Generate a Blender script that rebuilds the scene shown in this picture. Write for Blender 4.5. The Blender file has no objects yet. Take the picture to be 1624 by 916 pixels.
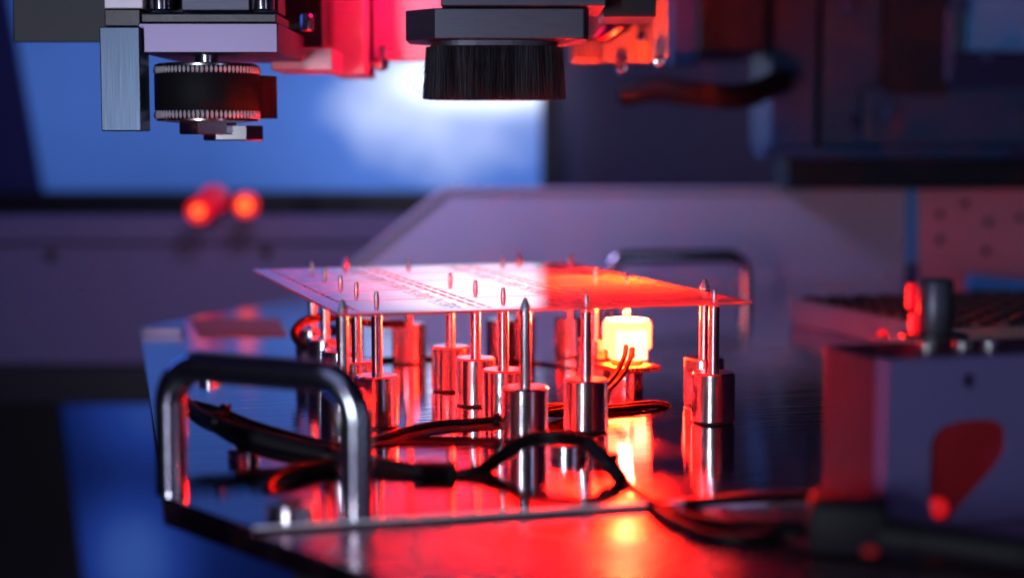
import bpy, bmesh, math, random
from mathutils import Vector, Matrix
random.seed(7)
R = math.radians
scene = bpy.context.scene

# ------------------------------------------------------------------ camera
F = 2600.0                      # focal length in pixels of the 1624 px wide photograph
CAM_H = 0.129                   # metres above the fixture plate
PITCH = math.atan(233 / F)
cd = bpy.data.cameras.new("camera")
cam = bpy.data.objects.new("camera", cd)
scene.collection.objects.link(cam)
cam.location = (0, 0, CAM_H)
cam.rotation_euler = (math.pi / 2 - PITCH, 0, 0)
cd.sensor_width = 36.0
cd.lens = 36.0 * F / 1624
cd.clip_start = 0.01
cd.clip_end = 50
cd.dof.use_dof = True
cd.dof.focus_distance = 0.775
cd.dof.aperture_fstop = 4.2
scene.camera = cam

# ------------------------------------------------------------------ world, exposure
world = bpy.data.worlds.new("World"); scene.world = world
world.use_nodes = True
bg = world.node_tree.nodes["Background"]
bg.inputs[0].default_value = (0.22, 0.10, 0.50, 1)
bg.inputs[1].default_value = 0.02
scene.view_settings.view_transform = 'Standard'
scene.view_settings.look = 'None'
scene.view_settings.exposure = 0
scene.view_settings.gamma = 1
scene.render.engine = 'CYCLES'
scene.cycles.use_denoising = True
scene.cycles.max_bounces = 10
scene.cycles.glossy_bounces = 6
scene.cycles.transmission_bounces = 8
scene.cycles.sample_clamp_indirect = 150

# ------------------------------------------------------------------ lamps of the place and an added streak strip
def area(name, loc, aim, sx, sy, power, col, spread=180):
    l = bpy.data.lights.new(name, 'AREA'); l.shape = 'RECTANGLE'
    l.size = sx; l.size_y = sy; l.energy = power; l.color = col; l.spread = R(spread)
    o = bpy.data.objects.new(name, l); scene.collection.objects.link(o)
    o.location = loc
    o.rotation_euler = (Vector(aim) - Vector(loc)).to_track_quat('-Z', 'Y').to_euler()
    return o
area("cool_key_lamp", (-0.40, -0.30, 0.06), (-0.10, 0.75, 0.03), 0.030, 0.95, 1.0, (0.70, 0.54, 1.0))
area("added_streak_strip", (-0.34, -0.20, 0.11), (-0.02, 0.75, 0.02), 0.060, 0.26, 2.7, (0.80, 0.86, 1.0))  # added strip without a fixture, whitens the streaks on the posts
area("cool_right_lamp", (0.62, -0.12, 0.12), (0.0, 0.65, 0.03), 0.07, 0.60, 0.38, (0.55, 0.58, 1.0))
area("cool_top_lamp", (-0.40, 0.05, 0.75), (-0.10, 0.70, 0.0), 0.60, 0.60, 0.7, (0.50, 0.50, 1.0))
area("blue_side_lamp", (-0.95, 1.35, 0.55), (0.0, 1.2, 0.05), 0.5, 0.5, 1.5, (0.08, 0.20, 1.0))
area("violet_back_lamp", (-0.14, 1.30, 0.34), (-0.06, 1.52, 0.06), 0.16, 0.10, 1.15, (0.64, 0.44, 1.0), 165)
area("red_head_lamp", (0.035, 0.905, 0.30), (-0.17, 1.0, 0.24), 0.06, 0.06, 0.50, (1.0, 0.0, 0.09), 110)

# ------------------------------------------------------------------ projection helpers (metres)
def ray(px, py):
    dx = (px - 812) / F; dy = (458 - py) / F
    return Vector((dx, math.cos(PITCH) + dy * math.sin(PITCH), -math.sin(PITCH) + dy * math.cos(PITCH)))
def onz(px, py, z=0.0):
    d = ray(px, py); t = (z - CAM_H) / d.z
    return Vector((d.x * t, d.y * t, z))
def ony(px, py, y):
    d = ray(px, py); t = y / d.y
    return Vector((d.x * t, y, CAM_H + d.z * t))

# ------------------------------------------------------------------ mesh helpers
col = scene.collection
def obj(name, bm, m, parent=None, smooth=False, loc=None, rz=0):
    me = bpy.data.meshes.new(name)
    bmesh.ops.recalc_face_normals(bm, faces=bm.faces)
    bm.to_mesh(me); bm.free()
    o = bpy.data.objects.new(name, me); col.objects.link(o)
    if m: me.materials.append(m)
    if smooth:
        for p in me.polygons: p.use_smooth = True
        try: me.set_sharp_from_angle(angle=R(35))
        except Exception: pass
    if parent: o.parent = parent
    if loc is not None: o.location = loc
    o.rotation_euler.z = rz
    return o
def share(o, name, parent, loc, rz=0):
    c = bpy.data.objects.new(name, o.data); col.objects.link(c)
    c.parent = parent; c.location = loc; c.rotation_euler.z = rz
    return c
def empty(name, loc=(0, 0, 0), rz=0):
    o = bpy.data.objects.new(name, None); col.objects.link(o)
    o.location = loc; o.rotation_euler.z = rz; o.empty_display_size = 0.01
    return o
def tag(o, label, cat, group=None, kind=None):
    o["label"] = label; o["category"] = cat
    if group: o["group"] = group
    if kind: o["kind"] = kind
    return o
def struct(o):
    o["kind"] = "structure"; return o

def bm_box(lo, hi, bev=0.0, bm=None):
    bm2 = bmesh.new()
    vs = [bm2.verts.new((x, y, z)) for x in (lo[0], hi[0]) for y in (lo[1], hi[1]) for z in (lo[2], hi[2])]
    for f in ((0,1,3,2),(4,6,7,5),(0,4,5,1),(2,3,7,6),(0,2,6,4),(1,5,7,3)):
        bm2.faces.new([vs[i] for i in f])
    if bev > 0:
        bmesh.ops.bevel(bm2, geom=bm2.edges[:], offset=bev, segments=2, profile=0.5, affect='EDGES')
    if bm is None: return bm2
    me = bpy.data.meshes.new("t"); bm2.to_mesh(me); bm2.free(); bm.from_mesh(me); bpy.data.meshes.remove(me)
    return bm
def bm_prism(pts, z0, z1, bev=0.0):
    """extruded polygon, pts counter-clockwise in xy"""
    bm = bmesh.new()
    n = len(pts)
    a = [bm.verts.new((p[0], p[1], z0)) for p in pts]
    b = [bm.verts.new((p[0], p[1], z1)) for p in pts]
    bm.faces.new(a[::-1]); bm.faces.new(b)
    for i in range(n): bm.faces.new((a[i], a[(i+1) % n], b[(i+1) % n], b[i]))
    if bev > 0:
        bmesh.ops.bevel(bm, geom=bm.edges[:], offset=bev, segments=2, profile=0.5, affect='EDGES')
    return bm
def bm_lathe(prof, n=48, bm=None, caps=True):
    """prof: list of (r, z) from bottom to top"""
    bm = bm or bmesh.new()
    rings = []
    for r, z in prof:
        rings.append([bm.verts.new((r*math.cos(2*math.pi*i/n), r*math.sin(2*math.pi*i/n), z)) for i in range(n)])
    for a, b in zip(rings, rings[1:]):
        for i in range(n):
            bm.faces.new((a[i], a[(i+1) % n], b[(i+1) % n], b[i]))
    if caps:
        bm.faces.new(rings[0][::-1]); bm.faces.new(rings[-1])
    return bm
def spline(pts, per=10):
    P = [Vector(p) for p in pts]; out = []
    P = [2*P[0]-P[1]] + P + [2*P[-1]-P[-2]]
    for i in range(1, len(P)-2):
        a, b, c, d = P[i-1], P[i], P[i+1], P[i+2]
        for k in range(per):
            t = k/per
            out.append(0.5*((2*b)+(c-a)*t+(2*a-5*b+4*c-d)*t*t+(3*b-a-3*c+d)*t**3))
    out.append(P[-2]); return out
def bm_tube(path, r, n=12, bm=None, closed=False):
    bm = bm or bmesh.new()
    path = [Vector(p) for p in path]
    t0 = (path[1]-path[0]).normalized()
    ref = Vector((0,0,1)) if abs(t0.z) < .9 else Vector((1,0,0))
    nx = t0.cross(ref).normalized(); rings = []; prev = t0
    for i, p in enumerate(path):
        t = (path[min(i+1, len(path)-1)]-path[max(i-1, 0)]).normalized()
        q = prev.rotation_difference(t); nx = (q @ nx); nx = (nx - t*nx.dot(t)).normalized(); prev = t
        ny = t.cross(nx)
        rr = r[i] if isinstance(r, (list, tuple)) else r
        rings.append([bm.verts.new(p + rr*(math.cos(2*math.pi*k/n)*nx + math.sin(2*math.pi*k/n)*ny)) for k in range(n)])
    for a, b in zip(rings, rings[1:]):
        for k in range(n): bm.faces.new((a[k], a[(k+1) % n], b[(k+1) % n], b[k]))
    bm.faces.new(rings[0][::-1]); bm.faces.new(rings[-1])
    return bm
def merge(bm, bm2, mat=None):
    if mat is not None: bmesh.ops.transform(bm2, matrix=mat, verts=bm2.verts[:])
    me = bpy.data.meshes.new("t"); bm2.to_mesh(me); bm2.free(); bm.from_mesh(me); bpy.data.meshes.remove(me)
    return bm

# ------------------------------------------------------------------ materials
def nt(name):
    m = bpy.data.materials.new(name); m.use_nodes = True
    t = m.node_tree; t.nodes.clear()
    out = t.nodes.new("ShaderNodeOutputMaterial")
    return m, t, out
def node(t, typ, **kw):
    n = t.nodes.new(typ)
    for k, v in kw.items():
        if k.startswith("i_"):
            key = k[2:]
            n.inputs[int(key) if key.isdigit() else key.replace("_", " ")].default_value = v
        else: setattr(n, k, v)
    return n
def principled(name, base, rough=0.4, metal=0.0, noise_scale=(60, 60, 60), rough_var=0.12, bump=0.0, aniso=0.0,
               tangent=None, col_var=0.15, spec=0.5, coat=0.0, detail=3.0, ior=1.5):
    m, t, out = nt(name)
    p = node(t, "ShaderNodeBsdfPrincipled")
    p.inputs["Metallic"].default_value = metal
    p.inputs["IOR"].default_value = ior
    p.inputs["Specular IOR Level"].default_value = spec
    p.inputs["Coat Weight"].default_value = coat
    p.inputs["Anisotropic"].default_value = aniso
    tc = node(t, "ShaderNodeTexCoord")
    mp = node(t, "ShaderNodeMapping"); mp.inputs["Scale"].default_value = noise_scale
    t.links.new(tc.outputs["Object"], mp.inputs["Vector"])
    nz = node(t, "ShaderNodeTexNoise"); nz.inputs["Scale"].default_value = 1.0; nz.inputs["Detail"].default_value = detail
    t.links.new(mp.outputs[0], nz.inputs["Vector"])
    mr = node(t, "ShaderNodeMapRange"); mr.inputs[3].default_value = max(.02, rough-rough_var); mr.inputs[4].default_value = rough+rough_var
    t.links.new(nz.outputs["Fac"], mr.inputs[0]); t.links.new(mr.outputs[0], p.inputs["Roughness"])
    mx = node(t, "ShaderNodeMix", data_type='RGBA')
    mx.inputs[6].default_value = (*[c*(1-col_var) for c in base], 1)
    mx.inputs[7].default_value = (*[min(1, c*(1+col_var)) for c in base], 1)
    t.links.new(nz.outputs["Fac"], mx.inputs[0]); t.links.new(mx.outputs[2], p.inputs["Base Color"])
    if bump > 0:
        b = node(t, "ShaderNodeBump"); b.inputs["Strength"].default_value = bump; b.inputs["Distance"].default_value = 0.0005
        t.links.new(nz.outputs["Fac"], b.inputs["Height"]); t.links.new(b.outputs[0], p.inputs["Normal"])
    if tangent:
        tg = node(t, "ShaderNodeTangent"); tg.direction_type = 'RADIAL'; tg.axis = tangent
        t.links.new(tg.outputs[0], p.inputs["Tangent"])
    t.links.new(p.outputs[0], out.inputs[0])
    return m
def emitter(name, color, strength, base=(0.8, 0.8, 0.8)):
    m, t, out = nt(name)
    p = node(t, "ShaderNodeBsdfPrincipled"); p.inputs["Base Color"].default_value = (*base, 1); p.inputs["Roughness"].default_value = .4
    p.inputs["Emission Color"].default_value = (*color, 1); p.inputs["Emission Strength"].default_value = strength
    t.links.new(p.outputs[0], out.inputs[0]); return m

M = {}
M['turned'] = principled('turned_steel', (0.62, 0.62, 0.64), 0.21, 1.0, (4, 4, 2600), 0.05, 0.0, 0.0, None, .10)
M['pin'] = principled('ground_pin_steel', (0.66, 0.66, 0.68), 0.26, 1.0, (4, 4, 1800), 0.03, 0.0, 0.0, None, .08)
M['handle'] = principled('satin_handle_steel', (0.50, 0.55, 0.58), 0.20, 1.0, (300, 300, 300), 0.05, 0.0, 0.0, None, .06)
M['brushed'] = principled('brushed_aluminium', (0.060, 0.085, 0.12), 0.36, 1.0, (3000, 3000, 30), 0.12, 0.06, 0.0, None, .15)
M['satin'] = principled('bead_blasted_aluminium', (0.22, 0.19, 0.29), 0.45, 1.0, (2500, 2500, 2500), 0.06, 0.04, 0, None, .08)
M['alu_paint'] = principled('grey_painted_metal', (0.42, 0.40, 0.46), 0.5, 0.0, (25, 25, 25), 0.08, 0.0, 0, None, .08)
M['wallpaint'] = principled('grey_machine_paint', (0.17, 0.16, 0.26), 0.55, 0.0, (8, 8, 8), 0.08, 0.0, 0, None, .12)
M['guard'] = principled('pale_guard_sheet', (0.36, 0.39, 0.50), 0.45, 0.0, (10, 10, 10), 0.06, 0.0, 0, None, .07)
M['black'] = principled('black_anodised', (0.018, 0.018, 0.022), 0.36, 0.0, (900, 900, 900), 0.08, 0.02, 0, None, .2)
M['darkmetal'] = principled('dark_machined_block', (0.085, 0.09, 0.12), 0.42, 0.7, (60, 60, 1500), 0.10, 0.05, 0.2, None, .25)
M['rubber'] = principled('black_rubber', (0.008, 0.008, 0.011), 0.62, 0.0, (500, 500, 500), 0.08, 0.03, 0, None, .2, .2)
M['wire'] = principled('black_wire_sheath', (0.0022, 0.0022, 0.003), 0.45, 0.0, (400, 400, 400), 0.08, 0.0, 0, None, .2, .14)
M['leadwire'] = principled('matt_black_lead', (0.002, 0.002, 0.003), 0.5, 0.0, (400, 400, 400), 0.08, 0.0, 0, None, .2, .035)
M['redwire'] = principled('red_wire_sheath', (0.06, 0.004, 0.004), 0.32, 0.0, (400, 400, 400), 0.08, 0.0, 0, None, .2)
M['bristle'] = principled('black_nylon_bristle', (0.028, 0.029, 0.040), 0.60, 0.0, (300, 300, 60), 0.08, 0.0, 0, None, .4)
M['bracket'] = principled('silver_bracket', (0.60, 0.57, 0.62), 0.48, 0.55, (200, 200, 200), 0.06, 0.02, 0, None, .08)
M['screw'] = principled('zinc_screw', (0.70, 0.70, 0.72), 0.18, 1.0, (500, 500, 500), 0.06, 0.0, 0, None, .1)
M['redanod'] = principled('red_anodised_pocket', (0.30, 0.006, 0.010), 0.35, 0.2, (80, 80, 80), 0.08, 0.0, 0, None, .15)
M['orange'] = principled('orange_patch', (0.26, 0.085, 0.04), 0.5, 0.0, (80, 80, 80), 0.08, 0.0, 0, None, .1)
M['grey'] = principled('grey_tray', (0.20, 0.19, 0.19), 0.5, 0.0, (80, 80, 80), 0.08, 0.0, 0, None, .1)
M['hole'] = principled('dark_recess', (0.012, 0.012, 0.014), 0.5, 0.0, (80, 80, 80), 0.05, 0.0, 0, None, .1)
M['bluestrip'] = principled('blue_trim', (0.06, 0.40, 0.90), 0.4, 0.0, (80, 80, 80), 0.05, 0.0, 0, None, .1)
M['fr4'] = principled('dark_lamp_board', (0.06, 0.05, 0.05), 0.35, 0.0, (900, 900, 900), 0.1, 0.03, 0, None, .5)
M['axispaint'] = principled('navy_axis_paint', (0.006, 0.045, 0.13), 0.5, 0.0, (30, 30, 30), 0.08, 0.0, 0, None, .15)
M['edge'] = principled('machined_edge', (0.85, 0.80, 0.90), 0.5, 0.0, (300, 300, 300), 0.1, 0, 0, None, .2)
M['bead'] = principled('bright_bead', (0.98, 0.98, 0.98), 0.35, 0.6, (300, 300, 300), 0.05, 0, 0, None, .02)
M['blockpaint'] = principled('block_aluminium', (0.13, 0.12, 0.28), 0.5, 0.25, (200, 200, 200), 0.08, 0.02, 0, None, .08)
M['sidepaint'] = principled('lavender_bracket', (0.18, 0.32, 0.44), 0.42, 0.2, (200, 200, 200), 0.06, 0.02, 0, None, .08)
M['bodyshade'] = principled('shaded_block_body', (0.075, 0.018, 0.035), 0.5, 0.2, (200, 200, 200), 0.08, 0.02, 0, None, .1)  # shade and red light on the block's side put into the colour
M['redlit_panel'] = principled('red_lit_panel_tone', (0.75, 0.26, 0.36), 0.5, 0.0, (12, 12, 12), 0.08, 0.0, 0, None, .12)  # red light falling on the panel put into its base colour
M['cover'] = principled('dark_grey_cover', (0.045, 0.055, 0.058), 0.55, 0.0, (900, 900, 900), 0.06, 0.02, 0, None, .15)
M['tip'] = principled('bright_pin_tip', (0.86, 0.86, 0.88), 0.40, 0.85, (4, 4, 1800), 0.04, 0, 0, None, .08)
M['cabinet'] = principled('cabinet_paint', (0.13, 0.12, 0.21), 0.55, 0.0, (8, 8, 8), 0.08, 0.0, 0, None, .12)
M['axisdark'] = principled('black_axis_cover', (0.004, 0.010, 0.022), 0.55, 0.0, (30, 30, 30), 0.08, 0.0, 0, None, .15, .25)
M['floor'] = principled('dark_floor', (0.02, 0.022, 0.035), 0.5, 0.0, (10, 10, 10), 0.1, 0.0, 0, None, .2)

# polished, faintly brushed plate
def plate_mat(name, base, rough, streak, rot):
    m, t, out = nt(name)
    p = node(t, "ShaderNodeBsdfPrincipled"); p.inputs["Metallic"].default_value = 1.0
    tc = node(t, "ShaderNodeTexCoord")
    mp = node(t, "ShaderNodeMapping"); mp.inputs["Rotation"].default_value = (0, 0, -rot)
    mp.inputs["Scale"].default_value = (1, 1, 1)
    t.links.new(tc.outputs["Object"], mp.inputs["Vector"])
    st = node(t, "ShaderNodeMapping"); st.inputs["Scale"].default_value = (9, 300, 50)
    t.links.new(mp.outputs[0], st.inputs["Vector"])
    n1 = node(t, "ShaderNodeTexNoise"); n1.inputs["Scale"].default_value = 1; n1.inputs["Detail"].default_value = 4
    t.links.new(st.outputs[0], n1.inputs["Vector"])
    n2 = node(t, "ShaderNodeTexNoise"); n2.inputs["Scale"].default_value = 22; n2.inputs["Detail"].default_value = 4
    t.links.new(mp.outputs[0], n2.inputs["Vector"])
    mr = node(t, "ShaderNodeMapRange"); mr.inputs[1].default_value = .3; mr.inputs[2].default_value = .75
    mr.inputs[3].default_value = rough*.5; mr.inputs[4].default_value = rough*2.4
    t.links.new(n2.outputs["Fac"], mr.inputs[0])
    ad = node(t, "ShaderNodeMath", operation='MULTIPLY_ADD'); ad.inputs[1].default_value = rough*.5
    t.links.new(n1.outputs["Fac"], ad.inputs[0]); t.links.new(mr.outputs[0], ad.inputs[2])
    t.links.new(ad.outputs[0], p.inputs["Roughness"])
    cr = node(t, "ShaderNodeMix", data_type='RGBA')
    cr.inputs[6].default_value = (*[c*.55 for c in base], 1); cr.inputs[7].default_value = (*[min(1, c*1.25) for c in base], 1)
    t.links.new(n1.outputs["Fac"], cr.inputs[0]); t.links.new(cr.outputs[2], p.inputs["Base Color"])
    b = node(t, "ShaderNodeBump"); b.inputs["Strength"].default_value = streak; b.inputs["Distance"].default_value = .0002
    t.links.new(n1.outputs["Fac"], b.inputs["Height"])
    b2 = node(t, "ShaderNodeBump"); b2.inputs["Strength"].default_value = .12; b2.inputs["Distance"].default_value = .0006
    t.links.new(n2.outputs["Fac"], b2.inputs["Height"]); t.links.new(b.outputs[0], b2.inputs["Normal"])
    t.links.new(b2.outputs[0], p.inputs["Normal"])
    t.links.new(p.outputs[0], out.inputs[0]); return m
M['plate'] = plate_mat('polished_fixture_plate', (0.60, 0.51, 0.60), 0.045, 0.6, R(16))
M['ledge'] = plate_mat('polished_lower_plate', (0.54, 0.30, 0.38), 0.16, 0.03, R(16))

# translucent glossy circuit panel
def board_mat(name, base, trans):
    m, t, out = nt(name)
    p = node(t, "ShaderNodeBsdfPrincipled"); p.inputs["Base Color"].default_value = (*base, 1)
    p.inputs["Roughness"].default_value = 0.09; p.inputs["IOR"].default_value = 1.6
    tr = node(t, "ShaderNodeBsdfTranslucent"); tr.inputs[0].default_value = (*trans, 1)
    tc = node(t, "ShaderNodeTexCoord")
    nz = node(t, "ShaderNodeTexNoise"); nz.inputs["Scale"].default_value = 35; nz.inputs["Detail"].default_value = 2
    t.links.new(tc.outputs["Object"], nz.inputs["Vector"])
    mr = node(t, "ShaderNodeMapRange"); mr.inputs[3].default_value = .05; mr.inputs[4].default_value = .13
    t.links.new(nz.outputs["Fac"], mr.inputs[0]); t.links.new(mr.outputs[0], p.inputs["Roughness"])
    fr = node(t, "ShaderNodeFresnel"); fr.inputs[0].default_value = 1.6
    base_mix = node(t, "ShaderNodeMixShader"); base_mix.inputs[0].default_value = .62
    t.links.new(p.outputs[0], base_mix.inputs[1]); t.links.new(tr.outputs[0], base_mix.inputs[2])
    gl = node(t, "ShaderNodeBsdfGlossy"); gl.inputs[0].default_value = (1, 1, 1, 1)
    t.links.new(mr.outputs[0], gl.inputs["Roughness"])
    top = node(t, "ShaderNodeMixShader")
    ge = node(t, "ShaderNodeNewGeometry")
    iv = node(t, "ShaderNodeMath", operation='SUBTRACT'); iv.inputs[0].default_value = 1.0; t.links.new(ge.outputs["Backfacing"], iv.inputs[1])
    fm = node(t, "ShaderNodeMath", operation='MULTIPLY'); t.links.new(fr.outputs[0], fm.inputs[0]); t.links.new(iv.outputs[0], fm.inputs[1])
    bf = node(t, "ShaderNodeMath", operation='MULTIPLY_ADD'); bf.inputs[1].default_value = .62; bf.inputs[2].default_value = .36
    t.links.new(ge.outputs["Backfacing"], bf.inputs[0]); t.links.new(bf.outputs[0], base_mix.inputs[0])
    t.links.new(fm.outputs[0], top.inputs[0]); t.links.new(base_mix.outputs[0], top.inputs[1]); t.links.new(gl.outputs[0], top.inputs[2])
    t.links.new(top.outputs[0], out.inputs[0]); return m
M['board'] = board_mat('glossy_circuit_laminate', (0.80, 0.14, 0.16), (0.96, 0.85, 0.62))
M['pads'] = principled('silkscreen_and_pads', (0.10, 0.09, 0.16), 0.3, 0.3, (900, 900, 900), 0.1, 0, 0, None, .3)

# lit window: cloudy, brighter towards one side where the lamp behind it is
def window_mat(name, dark, mid, bright, spots, strength):
    m, t, out = nt(name)
    tc = node(t, "ShaderNodeTexCoord")
    nz = node(t, "ShaderNodeTexNoise"); nz.inputs["Scale"].default_value = 13; nz.inputs["Detail"].default_value = 6; nz.inputs["Roughness"].default_value = .55
    t.links.new(tc.outputs["Object"], nz.inputs["Vector"])
    acc = None
    for (x, z, sx, sz, amp) in spots:
        mp = node(t, "ShaderNodeMapping"); mp.vector_type = 'POINT'
        mp.inputs["Location"].default_value = (-x/sx, 0, -z/sz); mp.inputs["Scale"].default_value = (1/sx, 0, 1/sz)
        t.links.new(tc.outputs["Object"], mp.inputs["Vector"])
        ln = node(t, "ShaderNodeVectorMath", operation='LENGTH'); t.links.new(mp.outputs[0], ln.inputs[0])
        mr = node(t, "ShaderNodeMapRange", interpolation_type='SMOOTHERSTEP'); mr.inputs[1].default_value = 0; mr.inputs[2].default_value = 1
        mr.inputs[3].default_value = amp; mr.inputs[4].default_value = 0
        t.links.new(ln.outputs["Value"], mr.inputs[0])
        if acc is None: acc = mr.outputs[0]
        else:
            a = node(t, "ShaderNodeMath", operation='ADD'); t.links.new(acc, a.inputs[0]); t.links.new(mr.outputs[0], a.inputs[1]); acc = a.outputs[0]
    ml = node(t, "ShaderNodeMapRange"); ml.inputs[1].default_value = .3; ml.inputs[2].default_value = .7; ml.inputs[3].default_value = .95; ml.inputs[4].default_value = 1.05
    t.links.new(nz.outputs["Fac"], ml.inputs[0])
    pr = node(t, "ShaderNodeMath", operation='MULTIPLY'); t.links.new(acc, pr.inputs[0]); t.links.new(ml.outputs[0], pr.inputs[1])
    cr = node(t, "ShaderNodeValToRGB"); e = cr.color_ramp.elements
    e[0].position = 0; e[0].color = (*dark, 1); e[1].position = 1; e[1].color = (*bright, 1)
    k = cr.color_ramp.elements.new(.42); k.color = (*mid, 1)
    t.links.new(pr.outputs[0], cr.inputs[0])
    em = node(t, "ShaderNodeEmission"); em.inputs[1].default_value = strength
    t.links.new(cr.outputs[0], em.inputs[0]); t.links.new(em.outputs[0], out.inputs[0]); return m

# ================================================================== THE SETTING
def slab_px(name, x0, y0, x1, y1, Y, depth, m, parent=None, bev=0.0):
    """box whose front face covers this pixel rectangle at distance Y"""
    a = ony(x0, (y0+y1)/2, Y); b = ony(x1, (y0+y1)/2, Y); tz = ony((x0+x1)/2, y0, Y).z; bz = ony((x0+x1)/2, y1, Y).z
    cx, cz = (a.x+b.x)/2, (tz+bz)/2; w, h = abs(b.x-a.x)/2, abs(tz-bz)/2
    return obj(name, bm_box((-w, 0, -h), (w, depth, h), bev), m, parent, loc=(cx, Y, cz))

WY = 2.5
struct(obj('floor', bm_box((-4, -1.5, -.52), (4, 5, -.50)), M['floor']))
w = slab_px('wall_back', -700, -700, 2400, 1500, WY+.06, .05, M['wallpaint']); struct(w)

# the lit window in the back wall
wp = ony(430, 120, WY)
win = empty('lit_window', (wp.x, WY, wp.z))
pane_a, pane_b = ony(-260, 302, WY), ony(858, -330, WY)
def wx(px): return ony(px, 150, WY).x-wp.x
def wz(py): return ony(400, py, WY).z-wp.z
M['window'] = window_mat('lit_frosted_pane', (0.008, 0.03, 0.16), (0.080, 0.19, 0.66), (2.2, 2.4, 2.9),
    [(wx(790), wz(118), .26, .085, .44), (wx(620), wz(168), .20, .10, .07), (wx(720), wz(165), .60, .30, .19),
     (wx(740), wz(235), .50, .42, .18), (wx(130), wz(120), .34, .30, .07), (wx(400), wz(180), 1.2, .8, .15)], 1.0)
obj('pane', bm_box((pane_a.x-wp.x, 0, pane_a.z-wp.z), (pane_b.x-wp.x, .01, pane_b.z-wp.z)), M['window'], win)
def frame_px(name, x0, y0, x1, y1, Y, m, parent, origin, d=.04):
    a, b = ony(x0, y1, Y), ony(x1, y0, Y)
    return obj(name, bm_box((a.x-origin.x, -d+.005, a.z-origin.z), (b.x-origin.x, .012, b.z-origin.z)), m, parent)
frame_px('frame_post', 858, -330, 888, 302, WY, M['black'], win, wp)
frame_px('frame_rail', -260, 302, 888, 352, WY, M['black'], win, wp)
# slanting dark stile at the left of the window
a0, a1, b0, b1 = ony(-80, -20, WY-.06), ony(8, -20, WY-.06), ony(-20, 305, WY-.06), ony(66, 305, WY-.06)
bm = bmesh.new()
f0 = [bm.verts.new((p.x-wp.x, WY-.06-WY, p.z-wp.z)) for p in (a0, b0, b1, a1)]
f1 = [bm.verts.new((p.x-wp.x, WY-.045-WY, p.z-wp.z)) for p in (a0, b0, b1, a1)]
bm.faces.new(f0); bm.faces.new(f1[::-1])
for i in range(4): bm.faces.new((f0[i], f1[i], f1[(i+1) % 4], f0[(i+1) % 4]))
M['stile'] = principled('deep_blue_stile', (0.02, 0.03, 0.22), .5, 0, (5, 5, 5), .05, 0, 0, None, .1)
obj('slanted_stile', bm, M['stile'], win)
tag(win, 'blue lit frosted window with black frame behind the machine', 'window')

# left machine wall below the window
LY = 1.75
lw = empty('cabinet_wall', (ony(300, 460, LY).x, LY, ony(300, 460, LY).z)); lo = lw.location
def lw_part(name, x0, y0, x1, y1, m, proud=0.0, depth=.03, bev=.002):
    a, b = ony(x0, y1, LY), ony(x1, y0, LY)
    return obj(name, bm_box((a.x-lo.x, -proud, a.z-lo.z), (b.x-lo.x, depth, b.z-lo.z), bev), m, lw)
lw_part('upper_panel', -250, 342, 760, 384, M['cabinet'], .006)
lw_part('lower_panel', -250, 386, 760, 578, M['cabinet'])
lw_part('base_strip', -250, 580, 760, 640, M['black'], .004)
for px, py in ((82, 404), (423, 398)):
    p = ony(px, py, LY)
    obj('bolt', bm_lathe([(.006, 0), (.006, .003), (.004, .004)], 16), M['hole'], lw, True, (p.x-lo.x, -.001, p.z-lo.z)).rotation_euler.x = math.pi/2
tag(lw, 'dark purple cabinet wall with horizontal seam left of the fixture', 'cabinet wall')

# lower lit window beneath the cabinet wall
lp = ony(260, 760, 1.95)
lowin = empty('lower_lit_window', (lp.x, 1.95, lp.z))
M['lowwindow'] = window_mat('lower_lit_pane', (0.002, 0.006, 0.05), (0.011, 0.034, 0.22), (0.055, 0.13, 0.45),
    [(ony(250, 640, 1.95).x-lp.x, 0.09, .16, .12, .42), (ony(210, 880, 1.95).x-lp.x, -.10, .12, .14, .55), (0, 0, .2, .3, .12)], 1.0)
pts = [ony(92, 596, 1.95), ony(150, 1040, 1.95), ony(760, 1040, 1.95), ony(760, 596, 1.95)]
def xz_prism(pts, o, y0, y1):
    bm = bmesh.new()
    f0 = [bm.verts.new((p.x-o.x, y0, p.z-o.z)) for p in pts]; f1 = [bm.verts.new((p.x-o.x, y1, p.z-o.z)) for p in pts]
    bm.faces.new(f0); bm.faces.new(f1[::-1]); n = len(pts)
    for i in range(n): bm.faces.new((f0[i], f1[i], f1[(i+1) % n], f0[(i+1) % n]))
    return bm
obj('pane', xz_prism(pts, lp, 0, .01), M['lowwindow'], lowin)
obj('frame_post', xz_prism([ony(-300, 596, 1.95), ony(-300, 1040, 1.95), ony(150, 1040, 1.95), ony(92, 596, 1.95)], lp, -.01, .012), M['black'], lowin)
tag(lowin, 'dim blue lit window low at the left under the cabinet wall', 'window')

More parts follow.
